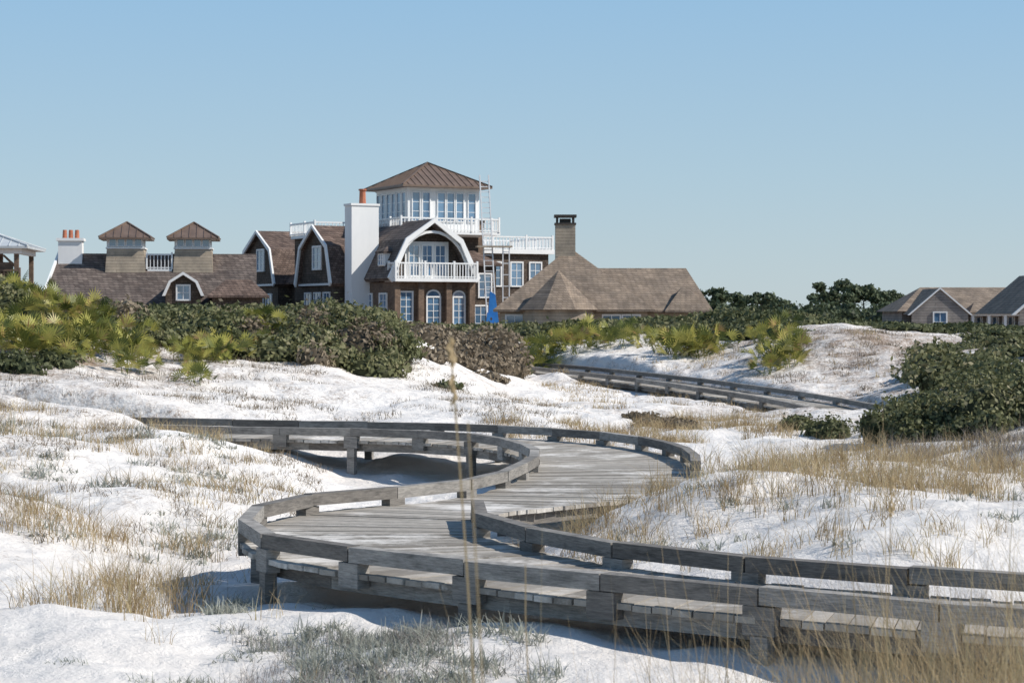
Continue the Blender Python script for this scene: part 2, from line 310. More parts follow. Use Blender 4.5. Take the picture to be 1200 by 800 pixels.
# ---------------------------------------------------------------- boardwalks
def resample(P,sp,t0=0,t1=1):
    P=np.array(P)[int(t0*(len(P)-1)):int(t1*(len(P)-1))+1]
    L=np.r_[0,np.cumsum(np.linalg.norm(np.diff(P[:,:2],axis=0),axis=1))]; n=max(2,int(L[-1]/sp)+1); q=np.linspace(0,L[-1],n)
    return np.stack([np.interp(q,L,P[:,k]) for k in range(P.shape[1])],1)
def boardwalk(name,L,R,zc,spans,seg,plank=.14):
    b=Bld(name,(0,0,0)); C=(L+R)/2; al=np.r_[0,np.cumsum(np.linalg.norm(np.diff(C,axis=0),axis=1))]
    n=int(al[-1]/plank)
    def at(P,s): return np.array([np.interp(s,al,P[:,0]),np.interp(s,al,P[:,1])])
    zat=lambda s:float(np.interp(s,al,zc))
    for i in range(n):
        s0=i*plank+.005; s1=(i+1)*plank-.005; z=zat(s0)+random.uniform(-.004,.004); e=random.uniform(.02,.06)
        l0,l1,r0,r1=at(L,s0),at(L,s1),at(R,s0),at(R,s1); d=(r0-l0)/np.linalg.norm(r0-l0)*e
        c=[l0-d,r0+d,r1+d,l1-d]; b.hexa('deck_planks',M['deck'],[(*v,z-.04) for v in c]+[(*v,z) for v in c])
    def beam(part,p,q,w,za0,za1,zb0,zb1,mat):
        t=q-p; t/=np.linalg.norm(t); nn=np.array([-t[1],t[0]])*w/2
        b.hexa(part,mat,[(*(p-nn),za0),(*(q-nn),zb0),(*(q+nn),zb0),(*(p+nn),za0),(*(p-nn),za1),(*(q-nn),zb1),(*(q+nn),zb1),(*(p+nn),za1)])
    for side,(P,spn) in enumerate(((L,spans[0]),(R,spans[1]))):
        P3=np.c_[P,zc]; ins=(R-L) if side==0 else (L-R)
        rim=resample(np.c_[P+ins/np.linalg.norm(ins,axis=1)[:,None]*.10,zc],.9)
        for i in range(len(rim)-1): beam('rim_joists',rim[i,:2],rim[i+1,:2],.06,rim[i,2]-.16,rim[i,2]-.045,rim[i+1,2]-.16,rim[i+1,2]-.045,M['rail'])
        for t0,t1 in spn:
            nd=resample(P3,seg,t0,t1)
            for i in range(len(nd)):
                t=(nd[min(i+1,len(nd)-1),:2]-nd[max(i-1,0),:2]); t/=np.linalg.norm(t); p=nd[i,:2]; z=nd[i,2]
                beam('kerb_blocks',p-t*.11,p+t*.11,.115,z-.11,z+.072,z-.11,z+.072,M['rail'])
                if i%2==0: beam('piles',p-t*.06,p+t*.06,.10,z-1.3,z-.115,z-1.3,z-.115,M['rail'])
                if i<len(nd)-1:
                    q=nd[i+1,:2]; e=(q-p)/np.linalg.norm(q-p)*.004; j0=random.uniform(-.008,.008); j1=random.uniform(-.008,.008)
                    beam('kerb_rail',p+e,q-e,.12+random.uniform(-.008,.008),z+.077+j0,z+.19+j0,nd[i+1,2]+.077+j1,nd[i+1,2]+.19+j1,M['rail'])
    return b.done()
boardwalk('timber_boardwalk',L1,R1,np.full(len(L1),DZ),([(0,1)],[(0,.36),(.545,1)]),1.15)
boardwalk('timber_boardwalk',L2,R2,C2[:,2],([(0,1)],[(0,1)]),2.2,.16)

# ---------------------------------------------------------------- shingle house with lookout tower
h=Bld('shingle_house_with_tower',(-6.54,125,0),27)
h.box('tower_base_walls',M['shing'],.05,4.95,.05,4.95,.3,7.0)
h.box('tower_walls',M['white'],0,5,0,5,7.0,10.15)
h.hip('tower_roof',M['metal'],-.62,5.62,-.62,5.62,10.2,11.85,2.5,2.5,seam=.42)
h.box('tower_trim',M['white'],-.08,5.08,-.08,5.08,7.0,7.25); h.box('tower_trim',M['white'],-.06,5.06,-.06,5.06,9.98,10.08)
for x in (.55,1.25,2.3,2.95,3.6,4.45): h.window('y',x,0,.48,8.0,1.75,1,3,.06)
for y in (.5,1.3,2.1,2.9,3.7,4.5): h.window('x',y,0,.55,8.0,1.75,1,3,.06)
h.box('tower_deck',M['white'],-.9,6.0,-1.0,-.09,7.12,7.3); h.box('tower_deck',M['white'],-.9,-.09,-.09,5.6,7.12,7.3)
h.railing((-.9,-1.0),(5.9,-1.0),7.3,8.15,.24); h.railing((-.9,5.5),(-.9,-1.0),7.3,8.15,.24); h.railing((5.9,-1.0),(5.9,0),7.3,8.15,.24)
h.box('terrace',M['white'],-4.6,-.95,4.2,8.5,7.0,7.2); h.railing((-4.6,4.2),(-.95,4.2),7.2,8.0,.24); h.railing((-4.6,8.5),(-4.6,4.2),7.2,8.0,.24)
h.box('terrace_walls',M['shing'],-4.4,-.9,4.4,8.3,3,7.0)
cx=-.6; pr=[(-3.0,4.25),(-1.85,6.6),(0,7.85),(1.85,6.6),(3.0,4.25)]
o=[(cx+a,z) for a,z in pr]; inn=[(cx+a*.955,z-.17) for a,z in pr]
h.band('gambrel_roof',M['shroof2'],o,inn,'y',-5.2,3)
to=[(cx+a*1.02,z+.04) for a,z in pr]; ti=[(cx+a*.93,z-.24) for a,z in pr]
h.band('rake_trim',M['white'],to,ti,'y',-5.36,-5.2)
h.face('gable_wall',M['shing'],[(cx+a*.93,z-.15) for a,z in pr],'y',-4.1,.15)
arc=[(cx+math.cos(t)*2.45,4.3+math.sin(t)*2.85) for t in np.linspace(math.pi,0,17)]; arci=[(cx+math.cos(t)*2.3,4.3+math.sin(t)*2.7) for t in np.linspace(math.pi,0,17)]
h.band('arch_trim',M['white'],arc,arci,'y',-5.1,-4.95)
h.box('door_panel',M['white'],cx-1.45,cx+1.45,-4.19,-4.11,4.2,6.5)
for k in range(3): h.window('y',cx-.88+k*.88,-4.19,.62,4.45,1.8,2,3,.06)
h.box('ground_floor_walls',M['brick'],-3.2,2.0,-5.0,3,.3,4.05)
h.box('balcony_floor',M['white'],-3.35,2.15,-5.7,-4.1,4.05,4.25)
h.railing((-3.3,-5.62),(2.1,-5.62),4.25,5.2,.19); h.railing((-3.3,-4.6),(-3.3,-5.62),4.25,5.2,.19); h.railing((2.1,-5.62),(2.1,-4.6),4.25,5.2,.19)
h.window('y',-2.35,-5.0,.75,1.7,1.7,2,4); h.window('y',-.55,-5.0,.8,1.5,1.6,2,4,arch=True); h.window('y',1.15,-5.0,.7,1.5,1.6,2,4,arch=True)
for x in (-3.2,-1.65,.2,1.75): h.box('brick_piers',M['brick'],x-.02,x+.34,-5.35,-5.002,.3,4.045)
h.window('x',-3.6,-3.2,1.0,1.8,1.5,2,4); h.window('x',-1.4,-3.2,.9,1.8,1.5,2,4)
h.box('side_dormer',M['white'],-3.25,-1.6,-3.9,-2.9,5.0,5.85); h.window('x',-3.4,-3.25,.7,5.1,.6,2,2,.05)
h.hip('side_dormer_roof',M['shroof2'],-3.4,-1.2,-4.05,-2.75,5.9,6.2,-2.9,-1.3)
h.box('chimney_stack',M['stucco'],-4.4,-2.6,-1.45,-.35,.3,8.75); h.box('chimney_cap',M['stucco'],-4.46,-2.54,-1.51,-.29,8.75,8.88)
h.cyl('chimney_pot',M['clay'],-3.45,-.9,8.88,9.7,.22,.19); h.cyl('chimney_pot',M['clay'],-3.45,-.9,9.7,9.8,.25,.25)
for cy,wd,zb,za in ((3.2,3.1,4.0,7.7),(13.6,3.5,4.1,7.75)):
    pr2=[(-wd,zb),(-wd*.74,zb+(za-zb)*.64),(0,za),(wd*.74,zb+(za-zb)*.64),(wd,zb)]
    oo=[(cy+a,z) for a,z in pr2]; i2=[(cy+a*.95,z-.18) for a,z in pr2]
    h.band('wing_gambrel_roof',M['shroof'],oo,i2,'x',-5.1,2.5)
    h.band('rake_trim',M['white'],[(cy+a*1.02,z+.03) for a,z in pr2],[(cy+a*.945,z-.17) for a,z in pr2],'x',-5.22,-5.1)
    h.face('wing_gable_wall',M['shing'],[(cy+a*.94,z-.15) for a,z in pr2],'x',-4.85,.15)
    h.box('wing_walls',M['shing'],-4.8,2.5,cy-wd+.25,cy+wd-.25,.3,zb+.1)
    h.window('x',cy-.1,-4.85,1.3,zb+1.0,1.3,2,3,.12)
    h.box('eave_trim',M['white'],-5.0,-4.82,cy-wd+.2,cy+wd-.2,zb-.1,zb+.03)
    for dy in (-1.6,0,1.6): h.window('x',cy+dy,-4.8,1.0,1.9,1.5,2,4)
h.box('link_wall',M['shing'],-3.9,2.5,6.2,10.2,.3,4.2)
h.hip('link_roof',M['shroof'],-4.4,3,5.8,10.6,4.2,7.3,-1,2.9)
h.box('right_wing_walls',M['shing'],5.0,11.6,3,9,.3,6.1); h.box('roof_deck',M['white'],4.8,11.9,2.7,9.2,6.1,6.4)
h.railing((4.9,2.8),(11.8,2.8),6.4,7.25,.24); h.railing((11.8,2.8),(11.8,9),6.4,7.25,.24); h.railing((4.9,9),(11.8,9),6.4,7.25,.24)
for x in (6.0,7.6,9.2,10.6): h.window('y',x,3,.8,4.0,1.5,2,3)
h.box('side_bay',M['shing'],2.3,5.2,-2,2.9,.3,5.2); h.hip('side_bay_roof',M['shroof'],2.05,5.5,-2.3,3.0,5.25,6.4,3.5,4.2)
h.window('y',3.1,-2,.8,3.2,1.4,2,3); h.window('y',4.4,-2,.8,3.2,1.4,2,3); h.window('y',3.7,-2,1.6,1.0,1.6,4,3)
h.box('back_chimney',M['brick'],5.2,5.9,1.2,1.9,4,8.0); h.box('back_chimney_cap',M['dark'],5.1,6.0,1.1,2.0,8.0,8.15)
h.done()
sc=Bld('scaffold_ladder',(-1.35,122.6,0),12)
for x in (-.28,.28):
    sc.hexa('rails',M['alum'],[(x-.035,-.8,.6),(x+.035,-.8,.6),(x+.035,-.7,.6),(x-.035,-.7,.6),(x-.035-.25,.6,10.7),(x+.035-.25,.6,10.7),(x+.035-.25,.7,10.7),(x-.035-.25,.7,10.7)])
for i in range(30):
    f=i/30; z=.8+9.8*f; y=-.75+1.4*f; xo=-.25*f; sc.box('rungs',M['alum'],-.28+xo,.28+xo,y-.02,y+.02,z,z+.05)
for x in (.75,1.15): sc.box('standards',M['alum'],x-.03,x+.03,-.3,-.24,.5,6.4)
for i in range(8): sc.box('braces',M['alum'],.75,1.15,-.28,-.25,1+i*.7,1.05+i*.7)
sc.box('work_platform',M['taupe'],-.9,1.3,-.5,.1,6.2,6.3)
sc.done()
tp=Bld('blue_tarp',(-1.15,121.2,0),10)
tp.hexa('tarp',M['blue'],[(-.45,-.3,.8),(.4,-.35,.8),(.45,.3,.8),(-.4,.3,.8),(-.2,-.1,3.5),(.1,-.15,3.3),(.15,.1,3.3),(-.2,.1,3.4)])
tp.hexa('tarp',M['blue'],[(-.6,-.5,.8),(-.1,-.55,.8),(-.1,-.31,.8),(-.6,-.31,.8),(-.4,-.3,2.2),(-.15,-.35,2.0),(-.15,-.2,2.0),(-.4,-.2,2.2)])
tp.done()
# ---------------------------------------------------------------- left house with cupolas
g=Bld('cupola_house',(-23.3,125,0),7)
g.poly('main_roof',M['shroof2'],[(-5.7,-4.4,2.6),(7.2,-4.4,2.6),(7.2,4.4,2.6),(-5.7,4.4,2.6),(-5.0,0,5.9),(7.2,0,5.9)],[(0,1,5,4),(1,2,5),(2,3,4,5),(3,0,4),(3,2,1,0)])
g.hexa('rake_trim',M['white'],[(-5.82,-4.5,2.55),(-5.66,-4.5,2.55),(-4.96,-.1,5.85),(-5.1,-.1,5.85),(-5.82,-4.5,2.72),(-5.66,-4.5,2.72),(-4.96,-.1,6.0),(-5.1,-.1,6.0)])
g.box('walls',M['shing'],-5.3,6.9,-4,4,.3,2.59)
for x0 in (-.85,3.3):
    x0c=x0
    v=[(x0c-1.32,-1.75,3.2),(x0c+1.32,-1.75,3.2),(x0c+1.32,1.3,3.2),(x0c-1.32,1.3,3.2),(x0c-1.13,-1.5,6.2),(x0c+1.13,-1.5,6.2),(x0c+1.13,1.1,6.2),(x0c-1.13,1.1,6.2)]
    g.hexa('cupola_walls',M['taupe'],v)
    g.box('cupola_lantern',M['white'],x0c-1.08,x0c+1.08,-1.45,1.05,6.2,6.85)
    g.box('cupola_trim',M['white'],x0c-1.2,x0c+1.2,-1.57,1.17,6.15,6.24)
    for k in range(4): g.window('y',x0c-.78+k*.52,-1.45,.38,6.32,.42,1,1,.04)
    for k in range(4): g.window('x',-1.0+k*.52,x0c-1.08,.38,6.32,.42,1,1,.04)
    g.hip('cupola_roof',M['metal'],x0c-1.6,x0c+1.6,-1.95,1.6,6.85,7.85,x0c,x0c,seam=.45)
g.box('roof_walk',M['white'],.5,2.0,-1.5,1.3,4.7,4.9); g.railing((.45,-1.45),(2.0,-1.45),4.9,5.85,.22)
g.box('chimney_stack',M['stucco'],-5.0,-3.55,-.9,.3,3.2,6.65); g.box('chimney_cap',M['white'],-5.12,-3.43,-1.02,.42,6.65,6.82)
for x in (-4.65,-4.28,-3.9): g.cyl('chimney_pots',M['clay'],x,-.3,6.82,7.35,.15,.12)
g.band('dormer_trim',M['white'],[(1.6,3.2),(2.0,4.1),(2.85,4.65),(3.7,4.1),(4.1,3.2)],[(1.78,3.2),(2.12,4.0),(2.85,4.47),(3.58,4.0),(3.92,3.2)],'y',-5.6,-5.45)
g.band('dormer_roof',M['shroof'],[(1.65,3.2),(2.05,4.05),(2.85,4.58),(3.65,4.05),(4.05,3.2)],[(1.8,3.2),(2.15,3.95),(2.85,4.45),(3.55,3.95),(3.9,3.2)],'y',-5.44,-1.6)
g.face('dormer_wall',M['shing'],[(1.8,.4),(1.8,3.2),(2.15,3.97),(2.85,4.47),(3.55,3.97),(3.9,3.2),(3.9,.4)],'y',-5.3,.1)
g.window('y',2.85,-5.3,.7,3.0,.8,2,2)
g.box('side_roof_wing',M['shing'],4.6,7.6,-6,-4.1,.3,3.2); g.hip('side_wing_roof',M['shroof'],4.3,8.0,-6.3,-3.4,3.2,4.2,5.4,6.9)
g.done()
p=Bld('beach_pavilion',(-29.6,110,0),5)
p.hip('roof',M['gmetal'],-3.3,3.3,-3.3,3.3,5.75,6.9,0,0,seam=.5)
for x in (-2.6,-.9,.9,2.6):
    for y in (-2.6,2.6): p.box('posts',M['brick'],x-.12,x+.12,y-.12,y+.12,1,5.6)
p.box('beams',M['white'],-2.9,2.9,-2.85,-2.6,5.35,5.63); p.box('beams',M['white'],2.6,2.85,-2.6,2.6,5.35,5.62); p.box('floor',M['rail'],-2.9,2.9,-2.9,2.9,3.4,3.6)
p.box('lattice',M['brick'],1.2,2.4,-2.5,-2.4,3.6,4.9); p.railing((-2.8,-2.8),(2.8,-2.8),3.6,4.5,.2,M['brick'])
for x in (-.9,.9,2.6): p.hexa('braces',M['brick'],[(x-.8,-2.6,5.3),(x-.65,-2.6,5.3),(x-.65,-2.5,5.3),(x-.8,-2.5,5.3),(x-.1,-2.6,4.6),(x,-2.6,4.7),(x,-2.5,4.7),(x-.1,-2.5,4.6)])
p.done()
t=Bld('taupe_hip_roof_house',(3.35,115,0),0)
t.hip('main_roof',M['taupe_roof'],-4.4,4.6,-4.3,4.3,2.35,5.75,-.25,.25)
t.hip('wing_roof',M['taupe_roof'],-1,7.9,-3.6,3.6,2.3,4.75,.5,6.7)
t.hip('wing_roof',M['taupe_roof'],5.2,7.7,-3.9,-1,2.3,3.7,6.3,6.6)
k=8; vs=[(-.75+math.cos(2*math.pi*(i+.5)/k)*2.35,-4.0+math.sin(2*math.pi*(i+.5)/k)*2.35,2.33) for i in range(k)]+[(-.75,-4.0,4.55)]
t.poly('turret_roof',M['taupe_roof'],vs,[(i,(i+1)%k,k) for i in range(k)]+[tuple(range(k-1,-1,-1))])
t.box('walls',M['taupe'],-4.0,4.2,-3.9,3.9,.3,2.22); t.box('wing_walls',M['taupe'],4.2,7.5,-3.3,3.3,.3,2.17)
t.cyl('turret_walls',M['taupe'],-.75,-4.0,.3,2.32,2.0,2.0,8)
for x in (-3.2,2.2,3.3): t.window('y',x,-3.9,.9,.9,1.1,2,2)
t.box('chimney_stack',M['taupe'],-.85,.3,-.4,.7,4.2,7.25); t.box('chimney_trim',M['dark'],-.9,.35,-.45,.75,7.25,7.35)
for x in (-.8,.13): 
    for y in (-.35,.53): t.box('chimney_posts',M['dark'],x,x+.12,y,y+.12,7.35,7.68)
t.box('chimney_core',M['dark'],-.6,.05,-.1,.45,7.35,7.6); t.box('chimney_cap',M['dark'],-.92,.37,-.47,.77,7.68,7.82)
t.done()
r=Bld('gray_beach_house',(28.5,140,0),0)
r.poly('roof',M['taupe_roof'],[(-2.2,-4,2.3),(8,-4,2.3),(8,4,2.3),(-2.2,4,2.3),(.2,0,4.0),(8,0,4.0)],[(0,1,5,4),(1,2,5),(2,3,4,5),(3,0,4),(3,2,1,0)])
r.poly('front_gable_roof',M['taupe_roof'],[(-1.8,-6,2.1),(.3,-6,3.85),(2.4,-6,2.1),(-1.8,0,2.1),(.3,0,3.85),(2.4,0,2.1)],[(0,1,4,3),(1,2,5,4),(0,2,1),(3,4,5)])
r.band('rake_trim',M['white'],[(-1.9,2.05),(.3,3.92),(2.5,2.05)],[(-1.75,2.05),(.3,3.80),(2.35,2.05)],'y',-6.1,-6.01)
r.face('gable_wall',M['graysid'],[(-1.6,.3),(-1.6,2.1),(.3,3.7),(2.2,2.1),(2.2,.3)],'y',-6.008,.1)
r.box('walls',M['graysid'],-1.8,7.8,-3.6,3.6,.3,2.28)
r.box('porch_beam',M['white'],2.6,7.9,-5.2,-5.0,2.0,2.25); r.hip('porch_roof',M['taupe_roof'],2.45,8.1,-5.4,-3,2.25,2.9,3,7.6)
for x in (2.7,3.8,4.9,6,7.1): r.box('porch_posts',M['white'],x-.09,x+.09,-5.2,-5.02,.5,2.0)
for x in (3.3,4.4,5.5,6.6): r.window('y',x,-3.6,.7,.8,1.1,2,2)
r.window('y',.3,-6.01,.8,1.0,1.2,2,2)
r.done()
r=Bld('gray_beach_house',(29.3,110,0),0)
r.poly('roof',M['taupe_roof'],[(-2.6,-4,2.1),(0,-4,4.3),(6,-4,4.3),(7,-4,2.1),(-2.6,5,2.1),(0,5,4.3),(6,5,4.3),(7,5,2.1)],[(0,1,5,4),(1,2,6,5),(2,3,7,6),(0,3,2,1),(4,5,6,7)])
r.face('gable_wall',M['graysid'],[(-2.3,.3),(-2.3,2.2),(0,4.1),(6,4.1),(6.5,2.2),(6.5,.3)],'y',-4.06,.05)
r.band('rake_trim',M['white'],[(-2.75,2.05),(0,4.4),(6,4.4)],[(-2.55,2.05),(0,4.22),(6,4.22)],'y',-4.2,-4.07)
r.window('y',-.6,-4.06,.9,1.2,1.4,2,3); r.window('y',.8,-4.06,.9,1.2,1.4,2,3)
r.done()

# ---------------------------------------------------------------- vegetation tools
def blades(name,base,n,height,mat,width=.006,lean=.5,spread=.08,segs=4,parent=None,hvar=.5):
    base=np.asarray(base,float); m=len(base); P=np.repeat(base,n,axis=0); K=len(P)
    hh=np.repeat(np.broadcast_to(height,(m,)),n); ww=np.repeat(np.broadcast_to(width,(m,)),n)
    L=hh*(1-hvar*rng.random(K)); az=rng.random(K)*2*np.pi; le=lean*(rng.random(K)**.8)*1.3
    sp=np.repeat(np.broadcast_to(spread,(m,)),n)*np.sqrt(rng.random(K)); a2=rng.random(K)*2*np.pi
    P=P+np.stack([np.cos(a2)*sp,np.sin(a2)*sp,np.zeros(K)-.02],1)
    d=np.stack([np.cos(az),np.sin(az),np.zeros(K)],1); wa=rng.random(K)*2*np.pi; w=np.stack([np.cos(wa),np.sin(wa),np.zeros(K)],1)
    V=[]
    for i in range(segs+1):
        t=i/segs; c=P+d*(L*le*t**1.8)[:,None]+np.array([0,0,1])*(L*t*(1-.35*le*t))[:,None]
        ws=(ww*(1-.85*t)*.5)[:,None]; V+= [c-w*ws,c+w*ws]
    V=np.stack(V,1); nv=2*(segs+1); o=(np.arange(K)*nv)[:,None]
    Q=np.concatenate([o+np.array([2*i,2*i+1,2*i+3,2*i+2]) for i in range(segs)],0)
    var=np.repeat(np.clip(np.repeat(rng.random(m),n)*.5+rng.random(K)*.5,0,1),nv)
    return fast_mesh(name,V.reshape(-1,3),Q,mat,var,parent)
def leafcloud(name,blobs,dens,size,mat,parent=None,core=.78,zmin=-.25,elong=1.7):
    Vs=[];Va=[]; 
    Cv=[];Cq=[];Ca=[];off=0
    for (x,y,z,rx,ry,rz) in blobs:
        area=2.2*math.pi*((rx*ry+rx*rz+ry*rz)/3); n=int(max(30 if core else 12,area*dens)); bv=random.random()
        d=rng.normal(size=(n,3)); d/=np.linalg.norm(d,axis=1)[:,None]; d[:,2]=np.where(d[:,2]<zmin,-d[:,2],d[:,2])
        ph=rng.random(6)*6.28
        lump=1+.13*np.sin(d[:,0]*5+ph[0])*np.sin(d[:,1]*5+ph[1])+.10*np.sin(d[:,0]*11+ph[2])*np.sin(d[:,2]*9+ph[3])
        rr=lump*(1.05-.38*rng.random(n)**1.6+.12*(rng.random(n)>.9)*rng.random(n)*2)
        c=np.array([x,y,z])+d*rr[:,None]*np.array([rx,ry,rz])
        nn=d*.8+rng.normal(size=(n,3))*.7; nn/=np.linalg.norm(nn,axis=1)[:,None]
        a=np.cross(nn,rng.normal(size=(n,3))); a/=np.linalg.norm(a,axis=1)[:,None]; b=np.cross(nn,a)
        sz=(size*(.6+.8*rng.random(n)))[:,None]
        Vs.append(np.stack([c-a*sz*elong/2,c+b*sz/2,c+a*sz*elong/2,c-b*sz/2],1))
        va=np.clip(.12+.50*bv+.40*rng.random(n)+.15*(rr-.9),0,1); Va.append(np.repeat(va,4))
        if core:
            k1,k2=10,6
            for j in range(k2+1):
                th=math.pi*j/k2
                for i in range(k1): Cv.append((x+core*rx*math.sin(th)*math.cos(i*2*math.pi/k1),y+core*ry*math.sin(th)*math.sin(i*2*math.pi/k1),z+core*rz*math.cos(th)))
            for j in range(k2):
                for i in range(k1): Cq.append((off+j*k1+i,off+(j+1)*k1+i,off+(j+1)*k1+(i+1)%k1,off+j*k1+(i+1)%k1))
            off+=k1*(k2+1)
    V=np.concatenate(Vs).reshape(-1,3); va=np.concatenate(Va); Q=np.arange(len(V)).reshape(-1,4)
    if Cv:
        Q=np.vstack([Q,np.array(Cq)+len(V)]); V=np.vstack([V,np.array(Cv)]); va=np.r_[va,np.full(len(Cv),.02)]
    return fast_mesh(name,V,Q,mat,va,parent)
def uv2w(u,d): return (u-600)/F*d
def scatter(n,u0,u1,d0,d1,thr=.0,ns=1.5,seed=0,keep=1.25,soft=.3):
    u=rng.uniform(u0,u1,n); d=np.sqrt(rng.uniform(d0**2,d1**2,n)); x=uv2w(u,d); f=fbm(x/ns,d/ns,seed+50,3)
    e=np.minimum(np.minimum(u-u0,u1-u)/(soft*(u1-u0)/2),1); e2=np.minimum(np.minimum(d-d0,d1-d)/(soft*(d1-d0)/2),1)
    m=(f>thr+.12*(1-np.minimum(e,e2)))&(rng.random(n)<.25+.75*np.minimum(e,e2)); x,d=x[m],d[m]; m=deckdist(x,d)>keep; x,d=x[m],d[m]
    return np.stack([x,d,H(x,d)],1)
def hedge(name,n,u0,u1,d0,d1,prof,mat,size,dens,rr=(.6,1.2),thr=0.0,hmin=.35,base=1.0,sd=5):
    B=[]
    P=scatter(n,u0,u1,d0,d1,thr,2.5,sd,soft=.01)
    for x,y,z in P:
        u=600+x/y*F; v=np.interp(u,[q[0] for q in prof],[q[1] for q in prof]); ztop=CAMZ+(370-v)*y/F
        hgt=max(hmin,(ztop-z)*random.uniform(.55,1.02))*base
        f=min(1,(y-d0)/((d1-d0)*.35)+.35); hgt*=f
        r_=random.uniform(*rr); B.append((x,y,z+hgt*.12,r_,r_*.9,hgt*.88))
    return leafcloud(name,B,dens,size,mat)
hedge('coastal_scrub',190,-60,455,44,58,[(-60,312),(0,326),(40,342),(100,354),(200,364),(300,357),(400,354),(455,363)],M['scrub'],.075,190,(.45,1.0))
hedge('coastal_scrub',24,0,455,43,58,[(0,335),(455,360)],M['scrub_br'],.07,150,(.4,.7),0,.3,.9,9)
hedge('coastal_scrub',50,455,600,56,74,[(455,380),(600,382)],M['scrub_br'],.09,100,(.4,.9),0,.18)
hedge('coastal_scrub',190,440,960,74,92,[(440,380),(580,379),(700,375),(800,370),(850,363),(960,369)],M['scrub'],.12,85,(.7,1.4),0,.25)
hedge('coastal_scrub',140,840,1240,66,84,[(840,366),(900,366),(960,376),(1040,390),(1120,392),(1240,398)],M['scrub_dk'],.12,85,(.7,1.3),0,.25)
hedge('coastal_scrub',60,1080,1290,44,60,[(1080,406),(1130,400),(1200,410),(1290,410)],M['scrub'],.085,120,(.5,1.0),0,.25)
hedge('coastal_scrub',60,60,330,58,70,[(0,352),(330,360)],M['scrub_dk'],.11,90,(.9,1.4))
B=[]
for (u,d,zt,r_) in [(1035,29.5,.62,.4),(1060,29,.85,.6),(1100,29,.95,.75),(1140,28.8,1.1,.85),(1180,28.5,1.25,.95),(1220,28.5,1.4,1.1),(1265,28.5,1.45,1.2),(1090,31,.9,.8),(1150,31,1.15,1.0),(1210,31,1.35,1.1),(1120,27.9,.65,.5),(1170,27.6,.8,.55),(1075,28.2,.6,.45),(1165,33,1.05,1.1),(1100,33,.8,.8),(1240,33,1.4,1.3)]:
    x=uv2w(u,d); z=float(H(np.array([x]),np.array([float(d)]))[0]); hg=max(.35,zt-z)
    for q in range(3): B.append((x+random.uniform(-.5,.5)*r_,d+random.uniform(-.4,.4)*r_,z+hg*random.uniform(.1,.45),r_*random.uniform(.35,.7),r_*random.uniform(.35,.7),hg*random.uniform(.4,.65)))
leafcloud('wax_myrtle_bush',B,540,.042,M['scrub'])
def bush(name,spec,mat,size,dens):
    B=[]
    for (u,d,r_,hg) in spec:
        for k in range(3):
            x=uv2w(u,d)+random.uniform(-.5,.5)*r_; y=d+random.uniform(-.4,.4)*r_; z=float(H(np.array([x]),np.array([float(y)]))[0]); q=random.uniform(.6,1)
            B.append((x,y,z+hg*.1*q,r_*q,r_*q,hg*q*.9))
    return leafcloud(name,B,dens,size,mat)
bush('scrub_bush',[(965,34,.42,.36),(940,35,.35,.26),(985,33.5,.3,.22)],M['scrub'],.04,520)
bush('scrub_bush',[(1095,52,.8,.4),(1150,45,.9,.4),(1130,40,.7,.3)],M['scrub'],.08,150)
bush('scrub_bush',[(770,37,.5,.16),(745,38,.4,.14),(800,36.5,.35,.12)],M['scrub_br'],.05,250)
bush('scrub_bush',[(555,55,.9,.3),(530,54,.8,.35),(575,52,.5,.2),(500,50,.5,.2)],M['scrub_br'],.08,160)
bush('scrub_bush',[(430,46.5,1.2,.6),(400,46.5,1.1,.55),(370,46,1.0,.55),(340,46.5,1.0,.55),(300,46.5,.9,.45),(440,47.5,.9,.6)],M['scrub'],.07,210)
bush('scrub_bush',[(235,44,.35,.22),(20,37,.5,.35),(60,38,.4,.3),(520,45,.35,.2),(600,63,.5,.3)],M['scrub_dk'],.06,250)
